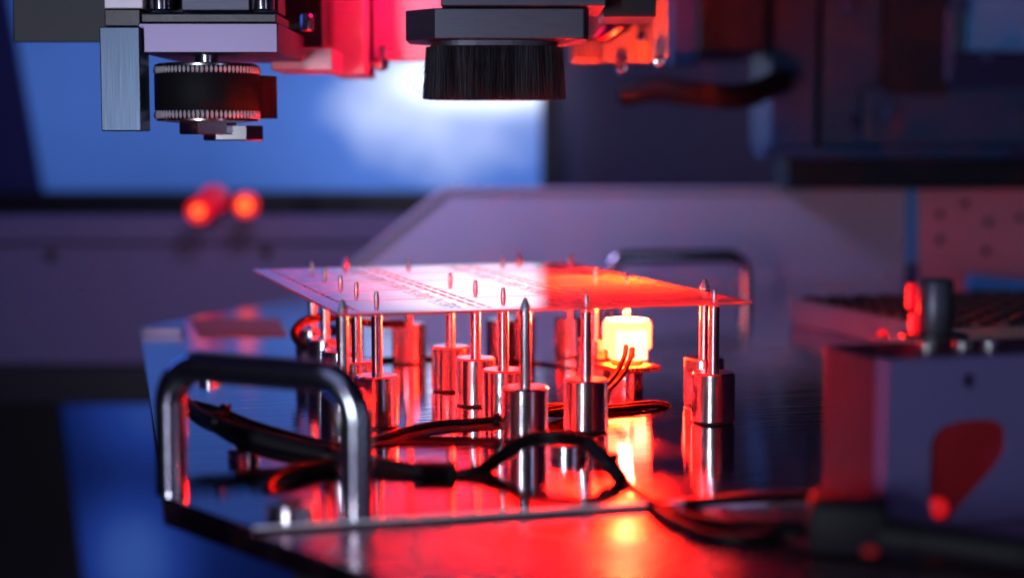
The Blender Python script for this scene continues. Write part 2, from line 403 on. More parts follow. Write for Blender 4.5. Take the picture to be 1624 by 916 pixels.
# three red indicator lights under the window
M['led'] = emitter('orange_red_indicator', (1.0, 0.10, 0.01), 2.6, (.4, .05, .02))
M['led_rim'] = emitter('red_indicator_rim', (1.0, 0.0, 0.01), 0.9, (.3, .01, .01))
M['led_dim'] = emitter('dim_red_indicator', (1.0, 0.0, 0.05), 0.35, (.3, .01, .01))
for px, py, r, ro, ml, lab in ((391, 325, .0075, .0125, M['led'], 'right orange red indicator light glowing below the blue window'),
                         (317, 334, .006, .0125, M['led'], 'lower left orange red indicator light glowing below the blue window'),
                         (340, 316, .012, .015, M['led_dim'], 'dim crimson indicator light above the lower left orange one')):
    p = ony(px, py, 1.70 if ml is M['led'] else 1.72)
    e = empty('indicator_light', p)
    o = obj('bezel', bm_lathe([(ro, 0), (ro, .008), (ro*.85, .010)], 24), M['led_rim'] if ml is M['led'] else M['led_dim'], e, True); o.rotation_euler.x = math.pi/2
    o = obj('lens', bm_lathe([(r, .010), (r, .012), (r*.7, .014), (r*.3, .015)], 24), ml, e, True); o.rotation_euler.x = math.pi/2
    o = obj('stem', bm_lathe([(.004, 0), (.004, .05)], 12), M['black'], e, True); o.rotation_euler.x = -math.pi/2
    tag(e, lab, 'indicator light', 'red indicator lights')

# pale splash guard sheet behind the plate
GY = 1.50
gp = ony(1000, 400, GY)
gd = empty('splash_guard', (gp.x, GY, gp.z))
pts = [ony(498, 470, GY), ony(498, 520, GY), ony(1436, 520, GY), ony(1436, 302, GY), ony(706, 303, GY)]
obj('sheet', xz_prism(pts, gp, 0, .004), M['guard'], gd)
pts = [ony(492, 470, GY), ony(498, 470, GY), ony(706, 303, GY), ony(700, 297, GY)]
obj('edge_fold', xz_prism(pts, gp, -.006, .006), M['guard'], gd)
obj('top_fold', xz_prism([ony(706, 297, GY), ony(706, 302.5, GY), ony(1436, 301.5, GY), ony(1436, 296, GY)], gp, -.004, .010), M['guard'], gd)
obj('blue_trim', xz_prism([ony(1437, 292, GY), ony(1437, 416, GY), ony(1455, 416, GY), ony(1455, 292, GY)], gp, -.008, .004), M['bluestrip'], gd)
obj('floor_flange', xz_prism([ony(860, 440, GY-.02), ony(860, 520, GY-.02), ony(1436, 520, GY-.02), ony(1436, 440, GY-.02)], gp, -.012, -.006), M['guard'], gd)
tag(gd, 'pale lavender sheet metal splash guard with slanted left edge', 'splash guard')

# pink lit perforated panel at the far right
rp = ony(1560, 370, GY-.03)
rg = empty('perforated_panel', rp)
obj('sheet', xz_prism([ony(1458, 292, GY-.03), ony(1458, 520, GY-.03), ony(1800, 520, GY-.03), ony(1800, 286, GY-.03)], rp, 0, .004), M['redlit_panel'], rg)
for px, py in ((1490, 340), (1490, 380), (1567, 352), (1617, 345), (1563, 398), (1530, 322)):
    p = ony(px, py, GY-.03)
    obj('hole', bm_lathe([(.0035, 0), (.0035, .0012), (.0028, .0016)], 16), M['hole'], rg, True, (p.x-rp.x, -.0004, p.z-rp.z)).rotation_euler.x = math.pi/2
obj('teal_rail', bm_tube([ony(1535, 448, GY-.06)-rp, ony(1800, 474, GY-.06)-rp], .008, 12), M['bluestrip'], rg, True)
tag(rg, 'pink lit metal panel with small holes at the far right', 'panel')

# dark axis assembly at the upper right
AY = 1.42
ap = ony(1400, 120, AY)
ax = empty('axis_housing', ap)
def ax_part(name, x0, y0, x1, y1, m, dy=0.0, depth=.08, bev=.002):
    a, b = ony(x0, y1, AY+dy), ony(x1, y0, AY+dy)
    return obj(name, bm_box((a.x-ap.x, dy, a.z-ap.z), (b.x-ap.x, dy+depth, b.z-ap.z), bev), m, ax)
ax_part('side_column', 1222, -120, 1300, 236, M['axispaint'], 0, .12)
ax_part('inner_column', 1302, -120, 1405, 236, M['axispaint'], .01, .10)
ax_part('drive_box', 1407, -120, 1510, 150, M['axisdark'], -.02, .12)
ax_part('slim_rail', 1500, 10, 1518, 130, M['axispaint'], -.03, .008)
ax_part('blue_cover', 1532, -120, 1800, 82, M['bluestrip'], .02, .05)
ax_part('lower_beam', 1370, 138, 1800, 232, M['axispaint'], -.012, .02)
ax_part('ledge_strip', 1212, 236, 1602, 250, M['axispaint'], -.03, .06, .001)
ax_part('shadow_box', 1250, 252, 1800, 300, M['axisdark'], -.005, .08)
ax_part('hanger', 1110, -120, 1218, 84, M['axisdark'], -.05, .15)
ax_part('left_column', 1064, -120, 1108, 104, M['axispaint'], -.06, .02)
for px, py, r in ((1345, 13, .005), (1340, 195, .005), (1410, 180, .006), (1515, 8, .005), (1565, 93, .005)):
    p = ony(px, py, AY-.034)
    obj('screw', bm_lathe([(r, 0), (r, .005), (r*.7, .007)], 16), M['axispaint'], ax, True, p-ap).rotation_euler.x = math.pi/2
tag(ax, 'dark axis housing with columns and beam at the upper right', 'machine housing')
hose = obj('hose', bm_tube(spline([ony(985, 150, 1.30), ony(1040, 142, 1.29), ony(1110, 150, 1.28), ony(1180, 152, 1.30), ony(1240, 128, 1.38)], 8), [.010]*33, 14), M['rubber'], None, True)
tag(hose, 'black hose sagging below the dark axis housing at the right', 'hose')

# ================================================================== THE FIXTURE PLATE
A = R(16)
plate = empty('fixture_plate')
back_z = 0.0
P_out = [onz(400, 836), onz(1290, 781)]
front_dir = (P_out[1]-P_out[0]).normalized()
pr_ = P_out[0] + front_dir*0.34
corners = [onz(258, 786), P_out[0], pr_, pr_+Vector((.05, .12, 0)), Vector((.36, 1.40, 0)), onz(470, 470), onz(222, 519)]
TOP_T = 0.002
obj('top_plate', bm_prism([(p.x, p.y) for p in corners], -TOP_T, 0, .0004), M['plate'], plate)
fd = P_out[0]+front_dir*.0005
obj('front_edge', bm_box((0, -.0002, -.0007), (.335, .0008, .00025), .0001), M['edge'], plate, False, fd, math.atan2(front_dir.y, front_dir.x))
ch = (corners[1]-corners[0]).normalized()
far_ch = corners[0] + ch*0.22
low = [corners[0]+ch*.0008, far_ch, far_ch+front_dir*.42, pr_+Vector((.10, .14, 0)), Vector((.38, 1.41, 0)), onz(470, 470)+Vector((.004, -.003, 0)), onz(222, 519)+Vector((.001, .001, 0))]
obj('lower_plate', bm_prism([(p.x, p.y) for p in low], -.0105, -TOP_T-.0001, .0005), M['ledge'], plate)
under = [onz(395, 850)+Vector((.012, .02, 0)), far_ch+Vector((.012, .012, 0)), far_ch+front_dir*.40, Vector((.36, 1.3, 0)), Vector((-.06, 1.2, 0))]
obj('pedestal', bm_prism([(p.x, p.y) for p in under], -.30, -.0107), M['black'], plate)

def handle(foot_a, foot_b, h, r, rad, name='handle'):
    a, b = Vector(foot_a), Vector(foot_b); d = (b-a).normalized(); up = Vector((0, 0, 1))
    path = [a-up*.001, a+up*(h-rad)*.5, a+up*(h-rad)]
    for k in range(1, 10):
        t = k/9*math.pi/2; path.append(a+up*(h-rad+rad*math.sin(t))+d*rad*(1-math.cos(t)))
    path.append((a+b)/2+up*h)
    for k in range(0, 9):
        t = math.pi/2-k/9*math.pi/2; path.append(b+up*(h-rad+rad*math.sin(t))-d*rad*(1-math.cos(t)))
    path += [b+up*(h-rad), b+up*(h-rad)*.5, b-up*.001]
    return obj(name, bm_tube(path, r, 28), M['handle'], plate, True)
h1 = handle(onz(273, 778), onz(567, 816), .0475, .0058, .015)
h1["label"] = 'polished tube handle at the front left corner'
h2 = handle(onz(965, 479), onz(1181, 476), .0365, .0058, .016)
h2["label"] = 'tube handle at the back edge'

def button(px, py, r, h, sock=True):
    p = onz(px, py)
    o = obj('bolt', bm_lathe([(r, 0), (r, h*.38), (r*.93, h*.42), (r*.93, h*.52), (r, h*.56), (r, h*.94), (r*.94, h)], 32), M['turned'], plate, True, p)
    if sock:
        obj('hex_socket', bm_lathe([(r*.45, 0), (r*.45, .0006)], 6), M['hole'], o, False, (0, 0, h))
button(387, 727, .0066, .0040)
button(462, 812, .0088, .0036)
button(900, 722, .0085, .0052)
button(333, 600, .006, .005)
# strip, and a coloured patch in place of an orange reflection, at the far left of the plate
o = obj('edge_strip', bm_box((-.0135, -.004, 0), (.0135, .004, .0045), .0006), M['satin'], plate, False, onz(258, 530), 0)
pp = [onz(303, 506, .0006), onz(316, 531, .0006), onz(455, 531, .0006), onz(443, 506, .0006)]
obj('orange_patch', bm_prism([(p.x, p.y) for p in pp], .0003, .0012), M['orange'], plate)
tag(plate, 'polished metal fixture plate with chamfered corner and tube handles', 'plate')

# ================================================================== SUPPORT POSTS
PANEL_Z = 0.056
def make_base(r=.010, h=.0235):
    return [(r-.0006, .0009), (r, .0014), (r, .0016), (r, h-.0008), (r-.0008, h), (.0030, h), (.0030, h-.001)]
BASE_H = .0235
base_proto = seam_proto = thin_proto = guide_proto = None
def post(px, tipy, kind, label):
    global base_proto, seam_proto, thin_proto, guide_proto
    p = onz(px, tipy, .0612); e = empty('support_post', (p.x, p.y, 0), random.uniform(0, 6.28))
    if base_proto is None:
        b = obj('base', bm_lathe(make_base(), 56), M['turned'], e, True); base_proto = b
        seam_proto = obj('seam_shade_ring', bm_lathe([(.0090, 0), (.0094, .0004), (.0092, .0009)], 40), M['hole'], e, True)  # dark ring added to draw the shaded contact seam under the base
    else: share(base_proto, 'base', e, (0, 0, 0)); share(seam_proto, 'seam_shade_ring', e, (0, 0, 0))
    if kind == 'thin':
        if thin_proto is None:
            s = obj('shaft', bm_lathe([(.0025, BASE_H-.002), (.0025, PANEL_Z-.0024), (.0022, PANEL_Z-.0020)], 28), M['pin'], e, True)
            t = obj('pin_tip', bm_lathe([(.0012, PANEL_Z-.0022), (.00125, PANEL_Z), (.00125, .0590), (.0009, .0612), (.00075, .0615)], 20), M['tip'], s, True)
            thin_proto = (s, t)
        else:
            s = share(thin_proto[0], 'shaft', e, (0, 0, 0)); share(thin_proto[1], 'pin_tip', s, (0, 0, 0))
    else:
        if guide_proto is None:
            s = obj('shaft', bm_lathe([(.0025, BASE_H-.002), (.0025, .0565)], 28), M['pin'], e, True)
            t = obj('pin_tip', bm_lathe([(.0025, .0565), (.0021, .0570), (.0021, .0575), (.0024, .0578), (.0008, .0618), (.0003, .0622)], 24), M['tip'], s, True)
            guide_proto = (s, t)
        else:
            s = share(guide_proto[0], 'shaft', e, (0, 0, 0)); share(guide_proto[1], 'pin_tip', s, (0, 0, 0))
    return tag(e, label, 'support post', 'steel posts holding up the panel')
post(495, 415, 'thin', 'steel post under the panel, farthest along its left edge')
post(515, 425, 'thin', 'second farthest steel post along the left edge of the panel')
post(540, 437, 'thin', 'steel post in the middle of the row along the left panel edge')
post(565, 448, 'thin', 'steel post second nearest in the row along the left panel edge')
post(597, 463, 'thin', 'nearest steel post of the left panel row, right of the front handle')
post(543, 478, 'guide', 'steel guide post before the front left panel corner, base hidden by the handle')
post(548, 410, 'guide', 'blurred steel guide post behind the back left part of the panel')
post(648, 410, 'thin', 'blurred steel post under the back edge left of centre')
post(714, 433, 'thin', 'steel post farthest of the three in the middle row')
post(754, 445, 'thin', 'steel post in the middle of the three in the middle row')
post(798, 457, 'thin', 'steel post nearest of the middle three, just behind the tall front guide post')
post(833, 475, 'guide', 'tall front steel guide post with a pointed tip before the front panel edge')
post(797, 406, 'thin', 'blurred red lit steel post under the back panel edge at its centre')
post(823, 403, 'guide', 'blurred pointed steel guide post behind the back panel edge at its centre')
post(905, 404, 'guide', 'blurred pointed steel guide post behind the back right part of the panel')
post(930, 467, 'thin', 'steel post under the front panel edge just left of the glowing lamp')
post(945, 425, 'thin', 'steel post behind the glowing lamp, half hidden by it')
post(1118, 445, 'guide', 'red lit pointed guide post at the right end, behind the last post')
post(1133, 460, 'thin', 'rightmost shiny steel post under the front right panel corner')

# ================================================================== CIRCUIT PANEL
# corners fitted from the photograph
Bc, Cc, Ac, Dc = onz(520, 503, PANEL_Z), onz(1194, 482, PANEL_Z), onz(415, 431, PANEL_Z), onz(898, 418, PANEL_Z)
cen = (Bc+Cc+Ac+Dc)/4
ud = ((Cc-Bc)+(Dc-Ac)); vd = ((Ac-Bc)+(Dc-Cc))
ang = (math.atan2(ud.y, ud.x) + math.atan2(-vd.x, vd.y))/2
W = ((Cc-Bc).length+(Dc-Ac).length)/2; L = ((Ac-Bc).length+(Dc-Cc).length)/2
TH = .0013
panel = empty('circuit_panel', (cen.x, cen.y, PANEL_Z), ang)
x0, x1, y0, y1 = -W/2, W/2, -L/2, L/2
RAIL = .0085; GAP = .0018; ROWGAP = .0019; STRIP = .0030
def piece(name, a, b, c, d, z0=0.0, z1=TH, m='board', par=None, bev=0.00012):
    return obj(name, bm_box(((a), (c), z0), (b, d, z1), bev), M[m], par or panel)
piece('side_rail', x0, x0+RAIL, y0, y1)
piece('side_rail', x1-RAIL, x1, y0, y1)
piece('end_rail', x0+RAIL, x1-RAIL, y0, y0+.006)
piece('end_rail', x0+RAIL, x1-RAIL, y1-.006, y1)
xi0, xi1 = x0+RAIL+GAP, x1-RAIL-GAP
yi0, yi1 = y0+.006+ROWGAP, y1-.006-ROWGAP
cw = ((xi1-xi0) - 2*(STRIP+2*GAP))/3
nrow = 5; rh = ((yi1-yi0) - (nrow-1)*ROWGAP)/nrow
cols = [xi0+i*(cw+STRIP+2*GAP) for i in range(3)]
board0 = None
for i in range(3):
    for j in range(nrow):
        cx, cy = cols[i]+cw/2, yi0+j*(rh+ROWGAP)+rh/2
        if board0 is None:
            bd = obj('board', bm_box((-cw/2, -rh/2, 0), (cw/2, rh/2, TH), .00012), M['board'], panel, False, (cx, cy, 0)); board0 = bd
            # printed component marks near the right edge of each board
            bm = bmesh.new()
            rr = random.Random(3)
            for k in range(44):
                a = rr.uniform(cw*.26, cw*.42); b = rr.uniform(-rh*.42, rh*.42)
                s = rr.uniform(.0002, .0008); q = rr.uniform(.0001, .0003)
                bm_box((a-s, b-q, TH+.00003), (a+s, b+q, TH+.00008), 0, bm)
            for k in range(4):
                a = cw*.25+k*cw*.045
                bm_box((a, -rh*.43+k*.001, TH+.00003), (a+.0002, rh*.3+k*.0006, TH+.00007), 0, bm)
            mk = obj('printed_marks', bm, M['pads'], bd)
        else:
            bd = share(board0, 'board', panel, (cx, cy, 0)); share(mk, 'printed_marks', bd, (0, 0, 0))
tabs = None
def tab(x, y):
    global tabs
    if tabs is None:
        tabs = obj('break_tab', bm_box((-GAP/2-.0002, -.0022, .0001), (GAP/2+.0002, .0022, TH-.00012)), M['board'], panel, False, (x, y, 0))
    else: share(tabs, 'break_tab', panel, (x, y, 0))
for i in range(2):
    sx = cols[i]+cw+GAP
    piece('spacer_strip', sx, sx+STRIP, yi0, yi1)
    for j in range(nrow):
        yy = yi0+j*(rh+ROWGAP)
        for f in (.12, .5, .88):
            tab(sx-GAP/2, yy+rh*f); tab(sx+STRIP+GAP/2, yy+rh*f)
for j in range(nrow):
    yy = yi0+j*(rh+ROWGAP)
    for f in (.1, .34, .62, .9):
        tab(xi0-GAP/2, yy+rh*f); tab(xi1+GAP/2, yy+rh*f)
tag(panel, 'thin glossy circuit board panel lying on the steel pins', 'circuit panel')

# ================================================================== LAMP
lpos = onz(995, 447, PANEL_Z); lpos.z = 0
lamp = empty('inspection_lamp', lpos, R(8))
M['glow'] = emitter('glowing_diffuser', (1.0, 0.017, 0.0050), 60.0)
M['glow_core'] = emitter('glowing_diffuser_face', (1.0, 0.026, 0.0140), 60.0)
M['glow_top'] = emitter('glowing_lens', (1.0, 0.040, 0.0030), 14000.0)
obj('stand', bm_lathe([(.0084, 0), (.0087, .0004), (.0087, .0095), (.0084, .0100)], 40), M['turned'], lamp, True)
pcb = obj('lamp_board', bm_box((-.0128, -.0128, .0100), (.0128, .0128, .0126), .0003), M['fr4'], lamp, False, (0, 0, 0), R(22))
for k in range(9):
    obj('edge_contact', bm_box((-.0005, -.0002, .0103), (.0005, .0002, .0124)), M['screw'], pcb, False, (-.010+k*.0025, -.0129, 0))
obj('diffuser', bm_lathe([(.0098, .0162), (.0100, .0200), (.0122, .0212), (.0128, .0225), (.0129, .0335), (.0124, .0352), (.0114, .0362), (.0108, .0362), (.0107, .0320)], 48, caps=False), M['glow'], lamp, True)
obj('lens', bm_lathe([(.0106, .0318), (.0106, .0325)], 40), M['glow_top'], lamp, True)
obj('diffuser_neck', bm_lathe([(.0085, .0127), (.0085, .0161)], 40), M['fr4'], lamp, True)
obj('front_face', bm_box((-.0080, -.0138, .0165), (.0080, -.0105, .0315), .0008), M['glow_core'], lamp)
obj('cable_slot', bm_box((-.0013, -.0142, .0175), (.0013, -.0139, .0235), .0001), M['orange'], lamp)
obj('pin', bm_lathe([(.0019, .0372), (.0019, .0535), (.0011, .0545), (.0011, .0590), (.0006, .0605)], 20), M['pin'], lamp, True)
ll = bpy.data.lights.new('lamp_light', 'AREA'); ll.shape = 'DISK'; ll.size = .012; ll.energy = 8.0; ll.color = (1.0, .009, .0035)
lo_ = bpy.data.objects.new('lamp_light', ll); col.objects.link(lo_); lo_.parent = lamp; lo_.location = (-.003, -.004, .0375)
lo_.rotation_euler = Vector((-.55, -.28, .78)).to_track_quat('-Z', 'Y').to_euler()
tag(lamp, 'small white hot glowing lamp on a steel stand under the panel', 'lamp')

# ================================================================== CABLES
def px_path(pts, per=10): return spline([ony(*p) for p in pts], per)
def cable(name, paths, label, per=10, group=None):
    """paths: list of (points, radius, material)"""
    e = None
    if len(paths) == 1:
        pts, r, m = paths[0]
        o = obj(name, bm_tube(px_path(pts, per), r, 10), M[m], None, True)
        return tag(o, label, 'cable', group)
    first = ony(*paths[0][0][0]); e = empty(name, (first.x, first.y, 0))
    for pts, r, m in paths:
        pth = [p-e.location for p in px_path(pts, per)]
        obj('wire', bm_tube(pth, r, 10), M[m], e, True)
    return tag(e, label, 'cable', group)
def off(pts, dx, dy, dY=0.0): return [(p[0]+dx, p[1]+dy, p[2]+dY) for p in pts]
def tie(parent, px, py, Y, r, aim, tail=True):
    """cable tie: a ring round the bundle with a square head"""
    p = ony(px, py, Y)-parent.location; d = Vector(aim).normalized()
    q = Vector((0, 0, 1)).rotation_difference(d)
    bm = bm_lathe([(r, -.0013), (r+.0006, -.0013), (r+.0006, .0013), (r, .0013)], 20, caps=False)
    bm_box((-.0020, r, -.0018), (.0020, r+.0036, .0018), .0004, bm)
    if tail: bm_box((-.0010, r+.002, -.0004), (-.0004, r+.0085, .0004), 0, bm)
    o = obj('cable_tie', bm, M['wire'], parent, True, p); o.rotation_mode = 'QUATERNION'; o.rotation_quaternion = q
    return o

main = [(296, 636, .690), (318, 655, .680), (345, 668, .672), (400, 690, .660), (465, 706, .652), (530, 722, .645), (600, 735, .640), (660, 747, .632), (705, 752, .628),
        (755, 745, .628), (790, 722, .635), (830, 696, .640), (880, 690, .640), (930, 698, .632), (965, 730, .622), (1000, 772, .607), (1035, 798, .580), (1060, 806, .574)]
loom = cable('wire_loom', [(main, .0018, 'wire'), (off(main, 3, 9, -.002), .0015, 'wire'), (off(main, -4, -7, .002)[:9], .0014, 'redwire'),
                    (off(main, 5, 6, .003)[1:16], .0013, 'redwire'), (off(main, -2, 14, .001)[:11], .0015, 'wire')],
      'thick black and red wire loom arching across the front of the plate')
tie(loom, 345, 668, .672, .0035, (1, -.2, -.3)); tie(loom, 686, 752, .628, .0032, (1, 0, .05)); tie(loom, 965, 735, .620, .0030, (1, -.3, -.8), False)
tie(loom, 520, 722, .645, .0036, (1, -.1, -.2), False)
obj('sleeve', bm_tube([p-loom.location for p in px_path([(400, 692, .659), (450, 706, .653), (500, 718, .648), (540, 728, .644)], 6)], .0040, 14), M['rubber'], loom, True)
obj('sleeve', bm_tube([p-loom.location for p in px_path([(935, 704, .630), (960, 728, .622), (985, 760, .613)], 6)], .0032, 14), M['rubber'], loom, True)
obj('sleeve', bm_tube([p-loom.location for p in px_path([(600, 738, .640), (640, 746, .634), (690, 754, .628)], 6)], .0034, 14), M['rubber'], loom, True)

q = ony(690, 750, .628)-loom.location
obj('connector', bm_box((-.0080, -.0042, -.0032), (.0080, .0042, .0040), .0008), M['rubber'], loom, False, q, R(-6))
w2 = [(300, 646, .686), (330, 672, .672), (370, 698, .660), (420, 716, .650), (480, 728, .642), (540, 738, .636), (600, 748, .630), (660, 760, .624), (730, 768, .618), (770, 760, .620)]
w3 = [(306, 640, .690), (350, 652, .684), (400, 672, .678), (460, 690, .672), (520, 705, .668), (560, 712, .666)]
sp = cable('spare_wires', [(w2, .0016, 'wire'), (off(w2, 6, 7, .002)[2:], .0012, 'redwire'), (w3, .0018, 'wire'), (off(w3, 0, 7, -.002), .0014, 'redwire')],
      'tangle of thinner dark wires passing behind and under the loom')
tie(sp, 352, 655, .683, .0034, (1, -.1, -.3))
ca = [(480, 745, .660), (520, 722, .675), (560, 704, .690), (605, 694, .700), (650, 680, .712), (700, 671, .718), (750, 668, .720), (794, 664, .722)]
c2 = cable('wire_pair', [(ca, .0016, 'wire'), (off(ca, 2, 11, -.002), .0017, 'redwire'), (off(ca, 0, 5, .002), .0013, 'wire')],
      'black and red wire pair ending in a tie at the front post')
tie(c2, 788, 667, .721, .0030, (1, 0, .05))

lead = [(993, 549, .826), (990, 566, .815), (978, 590, .806), (958, 612, .792), (930, 630, .776), (895, 643, .762), (850, 652, .752)]
cable('lamp_lead', [(lead, .0013, 'leadwire'), (off(lead, 9, 4, -.001), .0013, 'leadwire')], 'two core black lead running down from the glowing lamp')
lp1 = [(845, 650, .756), (885, 647, .764), (950, 650, .772), (1010, 645, .782), (1046, 643, .790), (1061, 650, .792), (1046, 657, .786), (1000, 656, .778), (930, 658, .768), (870, 656, .758)]
cable('coiled_lead', [(lp1, .0013, 'leadwire'), (off(lp1, 0, -5, .004), .0012, 'wire')], 'black wire doubled back in a flat loop before the lamp stand')
thin = [(1020, 660, .784), (1050, 668, .772), (1062, 680, .755), (1050, 694, .735), (1015, 705, .715), (985, 706, .713)]
cable('thin_wire', [(thin, .0006, 'redwire')], 'thin red wire curling on the plate right of the lamp')
bl = [(640, 512, .930), (590, 512, .925), (545, 505, .915), (510, 502, .905), (482, 508, .898), (466, 524, .893), (471, 541, .890), (488, 552, .890), (512, 562, .905), (560, 572, .940)]
cable('looped_wire', [(bl, .0019, 'wire'), (off(bl, 4, 4, .002), .0012, 'redwire')], 'black wire looping out behind the far left post')
bk = [(560, 573, .958), (640, 570, .965), (720, 570, .968), (800, 574, .958), (870, 580, .945), (930, 592, .918)]
cable('ground_wire', [(bk, .0020, 'wire'), (off(bk, 0, 7, -.004), .0016, 'redwire')], 'black wire lying on the plate along the back row of posts')
# loop of cable in the front handle
hk = [(540, 735, .640), (500, 740, .632), (450, 748, .618), (424, 768, .606), (430, 790, .598), (460, 800, .592), (500, 792, .600)]
cable('curled_wire', [(hk, .0022, 'wire'), (off(hk, 3, -5, .003), .0012, 'redwire')], 'dark wire curl standing inside the front handle')

f1 = [(1030, 797, .582), (1080, 797, .585), (1160, 791, .570), (1240, 786, .555), (1310, 784, .540)]
f2 = [(1030, 800, .580), (1060, 808, .571), (1110, 824, .556), (1180, 832, .545), (1250, 834, .535), (1320, 838, .525)]
f3 = [(1040, 808, .571), (1075, 830, .550), (1120, 848, .535), (1180, 855, .529), (1250, 848, .532), (1320, 846, .522)]
pl = empty('cable_plug', (ony(1355, 850, .5).x, .5, 0)); po = pl.location
for f in (f1, f2, f3): obj('wire', bm_tube([p-po for p in px_path(f)], .0017, 10), M['wire'], pl, True)
bm = bm_box((-.0125, -.012, -.0019), (.0125, .016, .0150), .003)
obj('plug_body', bm, M['rubber'], pl, True, (0.002, .02, 0), R(-12))
obj('collar', bm_tube([Vector((.010, .012, .0045)), Vector((.030, .004, .0037)), Vector((.050, -.009, .0036))], [.0058, .0057, .0056], 20), M['rubber'], pl, True)
obj('outgoing_cable', bm_tube(spline([(.048, -.007, .0036), (.072, -.030, .0036), (.10, -.065, .0036), (.13, -.11, .0036)], 8), .0055, 16), M['rubber'], pl, True)
M['dot'] = emitter('red_plug_light', (1, 0.0, .01), .10, (.3, .01, .01))
obj('indicator', bm_lathe([(.0022, 0), (.0022, .001), (.0012, .0016)], 16), M['dot'], pl, True, tuple(ony(1380, 876, .472)-po))
tag(pl, 'large blurred black cable plug with three leads in the lower right', 'cable plug')

# ================================================================== RIGHT BLOCK
M['dimred'] = emitter('red_push_button', (1, .01, .015), .45, (.4, .02, .02))
bk0 = onz(1405, 838, -TOP_T)
bang = R(17)
blk = empty('angle_block', bk0, bang)
BW, BD, BH = .098, .047, .0575
# front plate with a tear-drop opening
def loop_pts(px_list, y):   # pixel outline -> local xz on the front face
    out = []
    inv = Matrix.Rotation(-bang, 3, 'Z')
    nrm = Vector((-math.sin(bang), math.cos(bang), 0))
    for px, py in px_list:
        d = ray(px, py); t = (bk0-Vector((0, 0, CAM_H))).dot(nrm)/d.dot(nrm)
        q = inv @ (Vector((0, 0, CAM_H))+d*t-bk0)
        out.append((q.x, q.z))
    return out
tear = loop_pts([(1476, 812), (1474, 780), (1475, 740), (1476, 705), (1482, 688), (1497, 675), (1525, 667), (1560, 664), (1584, 668), (1596, 680), (1599, 698), (1595, 718), (1582, 740), (1560, 765), (1535, 792), (1510, 822), (1497, 828), (1484, 824)], 0)
hole = loop_pts([(1541+13*math.cos(k*math.pi/8), 603+12*math.sin(k*math.pi/8)) for k in range(16)], 0)
FT = .009
def plate_with_holes(outer, holes, y0, y1):
    bm = bmesh.new()
    def ring(pts, y): return [bm.verts.new((p[0], y, p[1])) for p in pts]
    loops0 = [ring(outer, y0)]+[ring(h, y0) for h in holes]
    loops1 = [ring(outer, y1)]+[ring(h, y1) for h in holes]
    for ls in (loops0, loops1):
        ed = []
        for l in ls:
            for i in range(len(l)): ed.append(bm.edges.new((l[i], l[(i+1) % len(l)])))
        bmesh.ops.triangle_fill(bm, edges=ed, use_beauty=True)
    for a, b in zip(loops0, loops1):
        n = len(a)
        for i in range(n): bm.faces.new((a[i], b[i], b[(i+1) % n], a[(i+1) % n]))
    return bm
obj('front_plate', plate_with_holes([(0, 0), (BW, 0), (BW, BH), (0, BH)], [tear, hole], 0, FT), M['blockpaint'], blk)
obj('body', bm_box((.0004, FT+.0001, 0), (BW, BD, BH-.0004), .0006), M['bodyshade'], blk)
xs = [p[0] for p in tear]; zs = [p[1] for p in tear]
obj('red_insert', bm_box((min(xs)-.001, FT-.0068, min(zs)-.001), (max(xs)+.001, FT, max(zs)+.001)), M['redanod'], blk)
o = obj('button', bm_lathe([(.0038, 0), (.0036, .002), (.0022, .0034), (.0008, .0038)], 20), M['dimred'], blk, True, (tear[0][0]+.0036, FT-.0068, tear[0][1]+.001)); o.rotation_euler.x = math.pi/2
for (sx, sy) in ((.028, .012), (.042, .012), (.052, .010)):
    obj('cap_screw', bm_lathe([(.0032, 0), (.0032, .0028), (.0026, .0034)], 18), M['screw'], blk, True, (sx, sy+.01, BH-.0004))
tag(blk, 'grey metal block with a red teardrop opening at the right', 'block')

# knob on the block, with red lit side
kp = onz(1482, 531, .056)
kn = empty('knurled_knob', (kp.x, kp.y+.0, .0553))
kr = 28/ (F/kp.y)
kh = 92/(F/kp.y)
obj('barrel', bm_lathe([(kr*.95, 0), (kr, .0006), (kr, kh-.001), (kr*.9, kh)], 40), M['darkmetal'], kn, True)
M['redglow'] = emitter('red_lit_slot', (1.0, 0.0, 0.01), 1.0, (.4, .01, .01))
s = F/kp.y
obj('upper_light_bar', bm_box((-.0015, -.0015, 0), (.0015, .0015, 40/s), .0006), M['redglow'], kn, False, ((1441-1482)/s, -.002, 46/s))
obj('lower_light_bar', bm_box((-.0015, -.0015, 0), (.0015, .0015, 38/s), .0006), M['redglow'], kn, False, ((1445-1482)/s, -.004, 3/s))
obj('base_flange', bm_lathe([(kr*1.9, -.0002), (kr*1.9, .0012), (kr*1.7, .0016)], 32), M['black'], kn, True)
tag(kn, 'dark cylindrical knob with red light bars on top of the block', 'knob')
ip = onz(1399, 536, .0555)
il = empty('pilot_light', (ip.x, ip.y, .0553))
obj('socket', bm_lathe([(.0022, 0), (.0022, .0012)], 16), M['black'], il, True)
obj('lens', bm_lathe([(.0018, .0012), (.0018, .0024), (.0010, .0034)], 16), M['redglow'], il, True)
tag(il, 'small round red pilot light on the block edge', 'pilot light')

# grey perforated tray behind the block
tp = onz(1252, 512, 0)
tray = empty('component_tray', (tp.x, tp.y, 0), R(17))
TW, TD, THH = .24, .20, .0175
obj('tray_body', bm_box((0, -TD, .0001), (TW, 0, THH), .001), M['grey'], tray)
sock = None
for i in range(12):
    for j in range(10):
        loc = (.012+i*.0195, -.013-j*.0195, THH)
        if sock is None:
            sock = obj('socket', bm_lathe([(.0078, 0), (.0078, .0020), (.0060, .0022), (.0060, .0008)], 12), M['hole'], tray, True, loc)
        else: share(sock, 'socket', tray, loc)
tag(tray, 'grey tray with rows of dark round sockets behind the block', 'tray')

